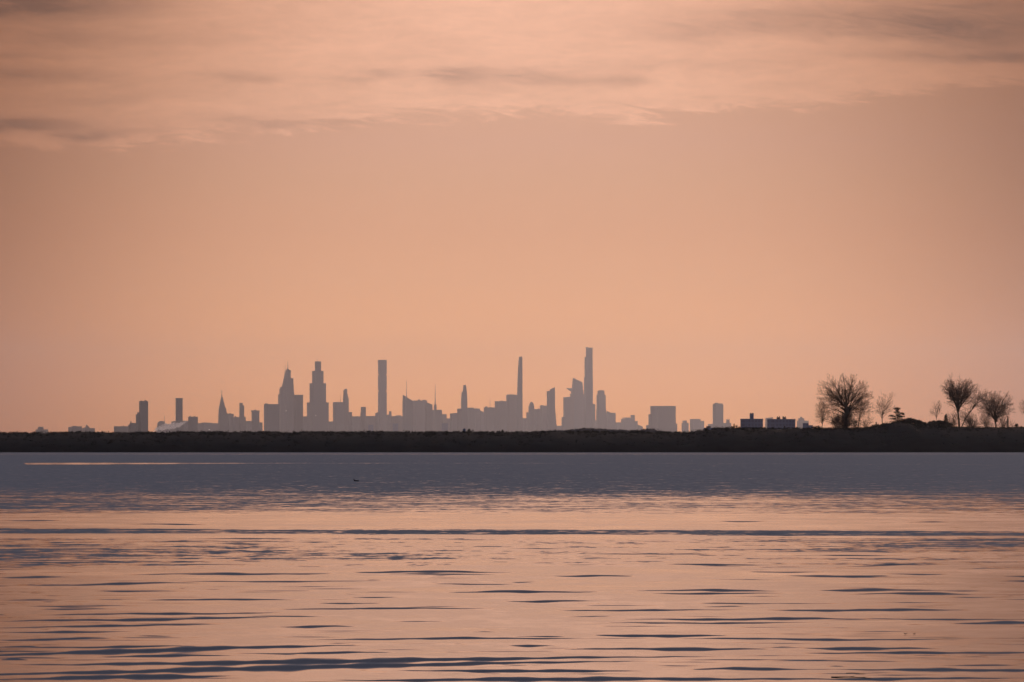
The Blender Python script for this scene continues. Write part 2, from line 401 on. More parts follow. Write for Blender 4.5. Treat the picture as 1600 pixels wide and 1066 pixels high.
def build_scrub():
    rng = random.Random(11)
    V, Fc = [], []
    for k in range(2600):
        px = rng.uniform(-150, 1750); dy_ = rng.choice([rng.uniform(3, 50), rng.uniform(30, 56)])
        f = np.interp(dy_, [0, 2.5, 8, 22, 38, 50, 75], [.03, .22, .45, .72, .93, 1, .97])
        top = EYE + (HOR - ridge_py(px)) / F * (SH + 50)
        x = (px - 800) / F * SH
        big = 1 + .6 * mnoise.noise(Vector((x * .09, dy_ * .05, 0)))
        r = rng.uniform(.25, .55) * big * (1 if dy_ < 44 else .8)
        leaf_cloud(rng, x, SH + dy_, top * f + r * .1, r * rng.uniform(1.1, 2.0), r * 1.2, r * .8, int(26 * big), .11, V, Fc)
    for k in range(330):
        px = rng.uniform(-150, 1750); x = (px - 800) / F * SH
        top = EYE + (HOR - ridge_py(px)) / F * (SH + 50)
        r = rng.uniform(.18, .5) * (1 + .7 * mnoise.noise(Vector((x * .3, 0, 5))))
        leaf_cloud(rng, x, SH + 50 + rng.uniform(-3, 3), top + r * .15, r * rng.uniform(.8, 2.2), r * 1.2, r, 40, .09, V, Fc)
    tag(mesh_obj('shoreline_scrub', V, Fc, M['scrub']), 'low dark winter scrub matted over the whole far bank', 'scrub', kind='stuff')
build_scrub()

def build_far_wood():
    rng = random.Random(3)
    V, Fc = [], []
    D = 4400.
    pr = [(828, 676), (850, 673.5), (875, 672.5), (900, 670.5), (918, 669), (928, 670), (950, 671), (972, 671.5), (985, 673), (1000, 672), (1013, 669.8), (1020, 671), (1040, 675), (1060, 677)]
    for k in range(520):
        px = rng.uniform(828, 1058); py = np.interp(px, [a for a, b in pr], [b for a, b in pr])
        t = at(px, py + rng.uniform(0, 1.2), D + rng.uniform(0, 260)); h_ = t.z
        r = rng.uniform(1.0, 2.2)
        for zz in (h_ - r, h_ * .62, h_ * .3):
            leaf_cloud(rng, t.x, t.y, max(zz, 1.5), r * 1.8, r * 1.5, max(1.6, r), 26, .55, V, Fc)
    tag(mesh_obj('distant_wood', V, Fc, M['far_wood']), 'bluish line of far-off woods on the low ridge beyond the shore', 'wood', kind='stuff')
build_far_wood()

# ------------------------------------------------------------------ the far city
TH = R(27)
def prism(px0, px1, qx0, qx1, pyb, pyl, pyr, D, Dc, ratio=.75):
    """block with rotated rectangular plan: px0..px1 at foot, qx0..qx1 at roof; roof runs from pyl to pyr"""
    def plan(a, b):
        x0, x1 = (a - 800) / F * D, (b - 800) / F * D
        w = x1 - x0; s, c = math.sin(TH), math.cos(TH)
        A = w / (c + ratio * s); B = ratio * A
        pts = [(0, 0), (A * c, A * s), (A * c - B * s, A * s + B * c), (-B * s, B * c)]
        cy = (A * s + B * c) / 2
        return [(x0 + B * s + p[0], D + p[1] - cy) for p in pts], x0, x1
    lo, _, _ = plan(px0, px1); hi, x0, x1 = plan(qx0, qx1)
    zb = -1.0 if pyb is None else EYE + (HOR - pyb) / F * D - .6
    zl, zr = (EYE + (HOR - p) / F * D for p in (pyl, pyr))
    v = [(x, y, zb) for x, y in lo] + [(x, y, zl + (zr - zl) * (x - x0) / (x1 - x0)) for x, y in hi]
    v = [(x - Dc[0], y - Dc[1], z - Dc[2]) for x, y, z in v]
    f = [(3, 2, 1, 0), (4, 5, 6, 7), (0, 1, 5, 4), (1, 2, 6, 5), (2, 3, 7, 6), (3, 0, 4, 7)]
    return v, f

def lathe(prof, n=12):
    v, f = [], []
    for r, z in prof:
        for k in range(n):
            a = 2 * math.pi * k / n; v.append((r * math.cos(a), r * math.sin(a), z))
    for i in range(len(prof) - 1):
        for k in range(n):
            a, b = i * n + k, i * n + (k + 1) % n
            f.append((a, b, b + n, a + n))
    f.append(tuple(range(n))[::-1]); f.append(tuple(range((len(prof) - 1) * n, len(prof) * n)))
    return v, f

def building(name, D, label, parts, m='stone', group='buildings of the far city skyline', cat='building'):
    if D > 15000: D = min(41800, 19000 + (D - 18300) * 3.4 + (sum(map(ord, label)) * 37 % 3600 - 1800 if name == 'city_building' else 0))
    xs = [p[1] for p in parts if p[0] != 'lit_window'] + [p[2] for p in parts if p[0] not in ('lit_window', 'spire', 'mast', 'dome')]
    cx = ((min(xs) + max(xs)) / 2 - 800) / F * D
    root = empty(name, (cx, D, 0)); tag(root, label, cat, group)
    first = None
    for p in parts:
        nm = p[0]
        if nm in ('spire', 'mast'):          # (nm, px, base py, top py, base half width px)
            _, px, pb, pt, hw = p
            b0, t0 = at(px, pb, D), at(px, pt, D); r = hw * D / F
            mid = r * (.55 if nm == 'mast' else .35)
            v, f = lathe([(r, b0.z - 2), (mid, b0.z + (t0.z - b0.z) * .45), (.25 * r + .15, t0.z)], 8)
            mesh_obj(nm, [(x + b0.x - cx, y, z) for x, y, z in v], f, M['steel'], root)
        elif nm == 'dome':                   # (nm, px0, px1, base py, top py)
            _, a, b, pb, pt = p
            b0, t0 = at((a + b) / 2, pb, D), at((a + b) / 2, pt, D); r = (b - a) / 2 * D / F; hh = t0.z - b0.z
            v, f = lathe([(r, b0.z - 1)] + [(r * math.cos(q), b0.z + hh * math.sin(q)) for q in (0, .35, .7, 1.0, 1.3, 1.5)], 16)
            mesh_obj(nm, [(x + b0.x - cx, y, z) for x, y, z in v], f, M['roof'], root)
        elif nm == 'lit_window':             # (nm, px, py, size px)
            _, px, py, s = p
            c = at(px, py, D - 60); w = s * .6 * D / F / 2
            v = [(c.x - cx + sx * w, -60 + sy * .4, c.z + sz * w) for sx in (-1, 1) for sy in (-1, 1) for sz in (-1, 1)]
            f = [(0, 1, 3, 2), (4, 6, 7, 5), (0, 4, 5, 1), (2, 3, 7, 6), (0, 2, 6, 4), (1, 5, 7, 3)]
            mesh_obj(nm, v, f, M['lit'], root)
        else:                                # (nm, x0, x1, y bottom|None, y top [, y top right [, top x0, top x1]])
            x0, x1, yb, yt = p[1:5]
            yr = p[5] if len(p) > 5 else yt
            q0, q1 = (p[6], p[7]) if len(p) > 7 else (x0, x1)
            v, f = prism(x0, x1, q0, q1, yb, yt, yr, D, (cx, D, 0))
            mesh_obj(nm, v, f, M['roof'] if nm in ('penthouse', 'roof_tank', 'stair_head') else M[m], root)
    return root

def b(D, label, parts, m='stone', name='city_building', **k): return building(name, D, label, parts, m, **k)
T, P, U = 'tower_block', 'podium', 'upper_tier'
# --- left outliers
b(19500, 'leftmost tiny grey building, a low block with a small raised centre above the dark shore', [(P, 55.5, 75.5, None, 671), ('penthouse', 59, 68, 671, 667)])
b(19600, 'low flat grey block second from the left end of the skyline', [(P, 106.5, 128, None, 667.5, 666), ('penthouse', 112, 120, 667, 665.8)])
b(19700, 'low grey building with a small domed cupola, joined to the flat block at its left', [(P, 128, 148.5, None, 669.2), (U, 129.5, 140.5, 669.2, 668, 666, 132, 138.5), ('dome', 133.6, 137.2, 666.5, 664)])
b(18700, 'long low grey block at the foot of the left square tower', [(P, 177.7, 201, None, 666.2), ('roof_tank', 192, 193.5, 666.2, 665)])
b(18800, 'low grey block with rooftop bumps between the long low block and the left square tower', [(P, 200, 212.5, None, 664, 661), (U, 202.5, 212.3, 663, 661), ('roof_tank', 203.5, 205.5, 661.3, 658.6)])
b(18300, 'dark square-topped tower with a stepped left shoulder, first tall tower from the left', [(T, 217.3, 231.6, None, 627), ('shoulder', 212.2, 219, None, 647.5), ('shoulder', 214.2, 219, None, 644.5), ('penthouse', 225.5, 229, 627, 625.3), ('penthouse', 219.5, 222.5, 627, 626)], 'glass', 'city_tower')
b(20600, 'low building with a sloping left side and a needle spire behind the smoke', [(P, 240, 258.5, None, 659.5, 659, 246.5, 257), (U, 248.5, 255.5, 659.5, 658), ('spire', 256.8, 662, 649.5, 1.0)])
b(20700, 'small flat grey block just right of the needle spire behind the smoke', [(P, 257.5, 268.5, None, 663), ('roof_tank', 259, 260.5, 663, 661.8)])
b(20000, 'small block hugging the left foot of the plain slim dark tower', [(P, 267.5, 275, None, 659, 657.5)])
b(19300, 'plain slim dark slab tower with a flat top rising above the smoke', [(T, 274.3, 285.5, None, 623), ('parapet', 274.0, 285.8, 623.4, 622.2)], 'glass', 'city_tower')
b(20100, 'low grey block between the slim dark slab tower and the squat crenellated block', [(P, 285, 294.5, None, 657.6)])
b(19500, 'squat grey block with little roof crenels right of the slim dark slab tower', [(T, 294, 309.2, None, 651.4), ('stair_head', 295.5, 298, 651.4, 650.2), ('stair_head', 302.5, 305, 651.4, 650.2)])
b(21500, 'long low grey building with a flat roof left of the needle-topped art deco tower', [(P, 309, 345, None, 661.4), (U, 314, 331, 661.4, 660.4), ('lit_window', 327, 671.3, 1.6)])
# --- around the needle topped tower
b(21000, 'needle-topped art deco tower tapering to a sharp spire, left part of the skyline',
  [(T, 340, 357, None, 646, 646, 341.2, 356), (U, 341.2, 354.5, 646, 637, 637, 342, 353.2), (U, 342.2, 352, 637, 629.5, 629.5, 343.7, 350.2), ('crown', 343.7, 350, 629.5, 621, 621, 345.4, 348.2), ('spire', 346.7, 622, 609.5, 1.3)], name='city_tower')
b(21600, 'low lit-topped block at the right foot of the needle-topped art deco tower', [(P, 355.5, 365.2, None, 646.8), ('penthouse', 357, 361, 646.8, 646)])
b(21700, 'low ragged-roofed block between the needle-topped tower and a slim notched tower', [(P, 362, 375, None, 651.8), ('roof_tank', 366.6, 369, 651.8, 650.2)])
b(21200, 'slim tower with one notched right corner standing on a wider base', [(P, 372.5, 384, None, 651.4), (T, 374, 381.6, None, 633.4), (U, 374, 379.2, 633.4, 629.6)], 'brick', 'city_tower')
b(21800, 'low flat block between the notched tower and the capped rectangular block', [(P, 383, 394, None, 658)])
b(20800, 'rectangular block with a slightly wider cap and a small roof knob', [(T, 393, 405.3, None, 642.5), ('cornice', 392.3, 405.9, 643.6, 641.5), ('roof_tank', 397.3, 400.3, 641.5, 640.4)], 'stone', 'city_tower')
b(21900, 'low narrow block just left of the broad slab below the twin peaks', [(P, 404.5, 410.3, None, 660.2)])
b(21300, 'broad flat slab block at the left foot of the twin-peaked towers', [(T, 412.3, 436.5, None, 631.6), ('penthouse', 414, 418.5, 631.6, 630.4)], 'glass')
b(22200, 'tapering stepped tower with a hair-thin needle, left of the two peaks',
  [(T, 434.4, 452, None, 616.3), (U, 436.4, 452, 616.3, 608), (U, 437.6, 452, 608, 604.8), (U, 440, 451, 604.8, 596, 596, 442.3, 450), ('crown', 442.3, 449, 596, 583, 583, 444.8, 447), ('spire', 445.6, 584, 571.5, .9)], name='city_tower')
b(21900, 'stepped tower with a blunt notched top and thin mast, right of the two peaks',
  [(T, 444, 460.2, None, 613, 613, 445, 459.8), (U, 445.5, 459.2, 613, 600, 600, 445.5, 458.8), (U, 446, 458.5, 600, 591.2), (U, 446.6, 454.5, 591.2, 578.3), ('crown', 447.6, 451.6, 578.3, 576.6), ('mast', 449.8, 577.5, 564, .8), ('lit_window', 447, 642, 1.5)], name='city_tower')
b(21500, 'flat-topped slab attached to the right flank of the twin-peaked towers', [(T, 459, 473.6, None, 617.6), ('parapet', 458.7, 473.9, 618.4, 617)], 'brick')
b(22400, 'low link block in the gap left of the four-stepped wedding-cake tower', [(P, 472, 481, None, 650.8)])
b(22000, 'four-stepped wedding-cake tower with a square top',
  [(T, 479.4, 513.8, None, 629), (U, 483.6, 509.6, 629, 599), (U, 487.7, 505.6, 599, 579.6), (U, 492, 501.7, 579.6, 564.8), ('mast', 495.6, 565, 560.2, .4), ('lit_window', 493.6, 649.3, 1.7)], name='city_tower')
b(22500, 'lowest grey link block in the deep notch right of the wedding-cake tower', [(P, 513, 521, None, 658.6)])
b(22300, 'flat square block with a short antenna left of the knobbly topped tower', [(T, 520.2, 537, None, 628.4), ('mast', 532, 629, 616, .45)])
b(22600, 'slender tower with a knobbly rounded crown', [(T, 535.8, 545, None, 622), (U, 536.2, 543.6, 622, 616), (U, 536.6, 542.6, 616, 609.4), ('crown', 538.2, 542.2, 609.4, 607.6)], 'brick', 'city_tower')
b(22300, 'short narrow block tucked against the right side of the knobbly crowned tower', [(P, 544.5, 550, None, 644)])
b(22900, 'low flat block left of the small square stub tower', [(P, 549, 563.5, None, 650.6)])
b(22200, 'small square stub tower between the knobbly crowned tower and the tall plain slab', [(T, 563, 571.8, None, 645), (U, 563.7, 571.6, 645, 635.8)], 'brick', 'city_tower')
b(23100, 'low flat block left of the tall plain slab skyscraper', [(P, 571, 587, None, 650.2)])
b(22800, 'short shoulder block hard against the left foot of the tall plain slab skyscraper', [(P, 586.2, 592, None, 646, 643.6)])
b(23700, 'tall plain square slab skyscraper with thin open slots in its sides',
  [(T, 590.5, 604.4, None, 612), ('core', 592.0, 602.9, 612, 609.6), ('shaft', 590.5, 604.4, 610, 586.6), ('core', 592.0, 602.9, 586.6, 584.2), ('shaft', 590.5, 604.4, 584.6, 562.4)], name='city_tower')
b(23000, 'low block with small raised head right of the tall plain slab skyscraper', [(P, 603.5, 612, None, 648), ('penthouse', 607.6, 611.8, 648, 642.8)])
b(23200, 'low wide block with a faint curved roof, left of the crystalline antenna block', [(P, 611, 629.5, None, 650.4), ('roof_screen', 618, 627, 650.4, 649.2)])
b(20500, 'small darker block low before the gap right of the plain slab skyscraper', [(P, 613.5, 622, None, 662)], 'block')
b(20700, 'small darker block low before the base left of the plain slab skyscraper', [(P, 575.5, 583.5, None, 664)], 'block')
# --- antenna blocks
b(22700, 'glass block with a slanting crystalline crown and a tall thin antenna',
  [(T, 628.4, 645, None, 627, 627, 628.8, 645), ('crown', 628.8, 643.8, 627, 616.8, 625.8, 629.6, 643.8), ('mast', 635.3, 622, 593.5, .75)], 'glass', 'city_tower')
b(23200, 'broad flat-roofed block in the middle of the antenna cluster', [(T, 643, 667.5, None, 626), ('penthouse', 653, 656.2, 626, 624.2), ('penthouse', 660, 665.6, 626, 625)])
b(22900, 'block with a chamfered shoulder left of the second antenna', [(T, 664, 675.8, None, 632.2), (U, 664.5, 675.5, 632.2, 628.2, 632)], 'brick')
b(23000, 'stepped flat block carrying the second tall thin antenna', [(P, 675.5, 690.8, None, 640.6), (U, 678, 682.2, 640.6, 632.4), ('mast', 680, 633.5, 600, .9)])
b(23400, 'low block stepping down right of the second tall antenna', [(P, 690, 698, None, 647.2)])
b(23500, 'lowest block in the dip right of the second tall antenna', [(P, 697.5, 704, None, 654)])
b(20600, 'small darker block low before the dip right of the second antenna', [(P, 690.5, 700, None, 661.5)], 'block')
b(23200, 'flat block at the outer left foot of the slim tapering tower', [(P, 703, 716, None, 646.2, 645.2)])
b(23100, 'flat block hard against the left foot of the slim tapering tower', [(P, 714.3, 722, None, 638.6)], 'brick')
b(23000, 'slim tapering tower with one left step and a small square top',
  [(T, 719.4, 730.6, None, 622, 622, 720.4, 730.2), (U, 720.6, 730, 622, 612.8, 612.8, 721.2, 729.6), ('crown', 722.8, 729.6, 612.8, 601.8, 601.8, 724, 728.2)], 'glass', 'city_tower')
b(23600, 'flat block right of the slim tapering tower', [(P, 729.5, 741, None, 637)])
b(23400, 'lower flat block one step further right of the slim tapering tower', [(P, 739.5, 750.3, None, 638.6), ('penthouse', 743, 746, 638.6, 637.8)])
b(23700, 'block with its roof sloping down rightward in a shallow dip of the middle skyline', [(P, 749, 757.5, None, 640.5, 645)])
b(23500, 'grey block carrying a short thin antenna left of the rising steps', [(P, 755.8, 774.5, None, 636.8), ('penthouse', 757.5, 762, 636.8, 635.2), ('mast', 765.7, 637, 620.5, .5)])
b(23300, 'flat block, lower of two steps climbing to the slim pencil skyscraper', [(T, 773, 792, None, 627), ('penthouse', 782.5, 785.5, 627, 626)])
b(23500, 'flat block, upper of two steps climbing to the slim pencil skyscraper', [(T, 791, 809, None, 617), ('penthouse', 792, 804, 617, 616.4)], 'brick')
b(23300, 'very slim pencil skyscraper narrowing upward to a rounded tip',
  [(T, 806.8, 816.9, None, 617, 617, 807.6, 816.5), (U, 807.8, 816.4, 617, 575, 575, 809.3, 816.4), (U, 809.4, 816.3, 575, 559, 559, 810.6, 816.3), ('crown', 811.1, 816, 559, 557.4)], name='city_tower')
b(23800, 'low block filling the gap right of the pencil skyscraper', [(P, 815.5, 823.5, None, 653.4)])
b(23500, 'stub block left of the small domed tower', [(P, 822.3, 828, None, 644.4)])
b(23200, 'small tower with a rounded domed top', [(T, 825.8, 835, None, 634.6), ('dome', 826.9, 834.4, 634.8, 627.8)], name='city_tower')
b(23700, 'flat block with tiny roof bumps right of the small domed tower', [(P, 834.5, 845, None, 639.4), ('stair_head', 840, 842, 639.4, 638.2)])
b(23600, 'flat block hard against the left side of the notched-top tower', [(P, 843.6, 855.5, None, 634), ('parapet', 844, 850, 634.5, 633.4)])
b(23300, 'tower with a slanted notch in its top and a foot flaring out to the right',
  [(T, 854.4, 868.2, None, 634, 634, 854.4, 867.3), (U, 854.4, 867.3, 634, 611.2), ('crown', 858, 867.2, 611.2, 608, 605.2, 860, 867.2), ('buttress', 860, 872.5, None, 634, 634, 860, 867)], 'glass', 'city_tower')
b(24200, 'very low block in the deep gap left of the tallest tower cluster', [(P, 868, 880, None, 665.4)])
# --- tallest cluster
b(24300, 'low step block at the outer left foot of the tallest cluster', [(P, 877.4, 885, None, 651.6)])
b(24400, 'flat slab below the jutting deck tower at the left of the tallest cluster', [(T, 880.2, 897, None, 621, 619.4)], 'brick')
b(24800, 'slant-topped tower with a pointed deck jutting out to the left',
  [(T, 890.8, 912.6, None, 615.5), (U, 892.2, 911.5, 615.5, 610), ('crown', 893, 911, 610, 590, 597.8, 895.2, 910.2), ('observation_deck', 891, 897, 611.2, 606.8, 606.8, 884, 897)], 'glass', 'city_tower')
b(24600, 'tallest slim skyscraper of the skyline with a stepped left edge',
  [(T, 912.4, 926.4, None, 590), (U, 913.4, 926.1, 590, 558), (U, 915.4, 926, 558, 543.4), ('parapet', 915.3, 919.5, 543.8, 542.6)], 'glass', 'city_tower')
b(24500, 'low side block hard against the right side of the tallest slim skyscraper', [(T, 925.4, 930.2, None, 631.4)])
b(24700, 'low block in the narrow slot right of the tallest skyscraper', [(P, 929, 933.5, None, 657)])
b(24300, 'square-shouldered tower with a narrower top right of the tallest skyscraper',
  [(T, 931.6, 947.2, None, 640), (U, 932.1, 946.5, 640, 617.2), ('crown', 933.5, 944.5, 617.2, 611), ('penthouse', 935, 944, 611, 610)], name='city_tower')
b(24500, 'flat block with a small pitched roof lump right of the square-shouldered tower', [(P, 946.5, 962, None, 645), ('penthouse', 948, 953.5, 645, 642.2, 644.5)])
b(24700, 'low flat block between the pitched-lump block and the stepped round-shouldered block', [(P, 961, 970.6, None, 660.2)])
b(24400, 'stepped block with a rounded left shoulder and a small raised head',
  [(P, 969.8, 992, None, 655, 653, 970.4, 992), (U, 972, 986, 654, 652.6), ('penthouse', 985.4, 991.8, 653, 648.6), ('wing', 991.5, 996.4, None, 658)])
b(24600, 'low block sloping down at the right foot of the stepped round-shouldered block', [(P, 995.5, 1004.5, None, 663, 667)])
b(22600, 'wide squarish slab block standing alone right of the tallest cluster',
  [(T, 1016.2, 1055.8, None, 635.3), ('parapet', 1016, 1056, 635.9, 634.5), ('wing', 1013.2, 1018, None, 647.4), ('wing', 1009.5, 1015, None, 664.5), ('wing', 1054, 1058.2, None, 662)])
b(24200, 'small stepped block, left of the pair beyond the wide slab', [(P, 1065, 1076, None, 661), (U, 1066.6, 1073.2, 661, 657.2)])
b(24000, 'broader flat block with a lower right wing, right of the pair beyond the wide slab', [(P, 1078, 1094.6, None, 654.8), ('wing', 1093, 1100.4, None, 657.8)], 'brick')
b(22500, 'tall tower with rounded top corners standing alone right of the wide slab',
  [(T, 1113.6, 1130.2, None, 632.5), (U, 1114.2, 1129.6, 632.5, 630.6, 630.6, 1115.4, 1128.6), ('penthouse', 1117, 1122, 630.6, 629.5)], name='city_tower')
b(23000, 'low flat grey block at the left foot of the rounded-corner tower', [(P, 1106, 1116, None, 662.6)])
b(23000, 'small peaked grey block at the right foot of the rounded-corner tower', [(P, 1129, 1142.5, None, 661), (U, 1134.6, 1140, 661, 655.6)])
b(21500, 'pale grey block peeping out between the two long dark blue blocks', [(P, 1194.5, 1209, None, 653.5, 652, 1196, 1207.5)])
b(21500, 'pale grey stepped block right of the second long dark blue block', [(P, 1245.2, 1263.5, None, 657.4), (U, 1247.5, 1256.5, 657.4, 653.6), ('penthouse', 1250.2, 1253.4, 653.6, 651.4)])
GB = 'dark blue apartment blocks nearer than the skyline'
b(4700, 'long dark blue apartment block with a tall square stair tower on its roof', [(T, 1157, 1192, None, 655), ('parapet', 1156.7, 1192.3, 655.4, 654.5), ('stair_tower', 1171.4, 1177.6, 655, 646.2), ('penthouse', 1172.6, 1174, 646.2, 645), ('penthouse', 1175.6, 1177.2, 646.2, 645.2)], 'block', 'apartment_block', group=GB)
b(4750, 'long dark blue apartment block with two knobbly roof tanks', [(T, 1199, 1242.6, None, 655.6), ('parapet', 1198.7, 1242.9, 656, 654.9), ('roof_tank', 1213.6, 1219, 655.4, 652), ('roof_tank', 1214.2, 1215.4, 652, 650.6), ('roof_tank', 1217.4, 1218.8, 652, 650.6), ('roof_tank', 1222.6, 1228.2, 655.4, 652), ('roof_tank', 1223, 1224.6, 652, 650.4), ('roof_tank', 1226.4, 1227.8, 652, 650.8)], 'block', 'apartment_block', group=GB)
b(4600, 'small dark blue block low before the pale stepped block, beside the big bare tree', [(P, 1254.4, 1263.4, None, 661.4), ('wing', 1262, 1270, None, 664.5)], 'block', 'apartment_block', group=GB)
b(4300, 'low dark blue building half hidden behind the shore left of the rising bank', [(P, 1099.4, 1121, None, 668.6), ('penthouse', 1103.5, 1110.5, 668.6, 666)], 'block', 'apartment_block', group=GB)
b(1420, 'tiny dark hut on the shore ridge below the slim tapering tower', [(P, 723.2, 727.6, None, 670.6), ('roof', 722.9, 727.9, 670.9, 669.6, 669.6, 724.2, 726.6)], 'block', 'shore_hut', group=None, cat='hut')

# ------------------------------------------------------------------ smoke
def build_smoke():
    D = 18600.
    path = [(238, 676, .6), (243, 671.5, 2.2), (250, 668.5, 3.2), (258, 667, 3.9), (266, 666.5, 3.6), (274, 665, 3.6), (281, 663.6, 3.2), (286, 661.2, 2.4), (290, 659.3, 1.3), (293, 658.6, .5)]
    me = bpy.data.meshes.new('smoke_plume'); bm = bmesh.new(); n = 14; rings = []
    fine = []
    for i in range(len(path) - 1):
        for k in range(4):
            t = k / 4; fine.append(tuple(path[i][j] * (1 - t) + path[i + 1][j] * t for j in range(3)))
    fine.append(path[-1])
    c0 = at(262, 670, D)
    for i, (px, py, r) in enumerate(fine):
        c = at(px, py, D); ring = []
        for k in range(n):
            a = 2 * math.pi * k / n
            rr = r * 1.25 * D / F * (1 + .60 * mnoise.noise(Vector((i * .45, math.cos(a) * 1.1, math.sin(a) * 1.1))) + .50 * mnoise.noise(Vector((i * 1.1, math.cos(a) * 2.5, math.sin(a) * 2.5 + 5))))
            ring.append(bm.verts.new((c.x - c0.x, math.cos(a) * rr * 1.3, c.z - c0.z + math.sin(a) * rr)))
        rings.append(ring)
    for i in range(len(rings) - 1):
        for k in range(n):
            bm.faces.new((rings[i][k], rings[i][(k + 1) % n], rings[i + 1][(k + 1) % n], rings[i + 1][k]))
    bm.faces.new(rings[0][::-1]); bm.faces.new(rings[-1])
    bmesh.ops.recalc_face_normals(bm, faces=bm.faces)
    bm.to_mesh(me); bm.free()
    m = bpy.data.materials.new('smoke'); m.use_nodes = True; tr = m.node_tree; tr.nodes.clear(); h = G(tr)
    pv = h.new('ShaderNodeVolumePrincipled'); pv.inputs['Color'].default_value = (1, 1, 1, 1); pv.inputs['Anisotropy'].default_value = .62
    t = h.new('ShaderNodeTexCoord')
    nz = h.noise(t.outputs['Object'], .055, 5.0, .65)
    tr.links.new(h.sstep(nz, .36, .56, .002, .13), pv.inputs['Density'])
    o_ = h.new('ShaderNodeOutputMaterial'); tr.links.new(pv.outputs[0], o_.inputs['Volume'])
    me.materials.append(m)
    o = bpy.data.objects.new('smoke_plume', me); col.objects.link(o); o.location = c0
    tag(o, 'pale pink plume of smoke drifting before the left skyline towers', 'smoke plume', kind='stuff')
build_smoke()

# ------------------------------------------------------------------ trees
def tube_mesh(segs, n):
    V, Fc = [], []
    for a, b_, ra, rb in segs:
        d = (b_ - a)
        if d.length < 1e-6: continue
        d.normalize()
        u = d.orthogonal().normalized(); w = d.cross(u)
        i = len(V)
        for p, r in ((a, ra), (b_ + d * r_ov(rb), rb)):
            for k in range(n):
                q = 2 * math.pi * k / n
                V.append(p + (u * math.cos(q) + w * math.sin(q)) * r)
        for k in range(n):
            Fc.append((i + k, i + (k + 1) % n, i + n + (k + 1) % n, i + n + k))
    return V, Fc
def r_ov(r): return r * .3

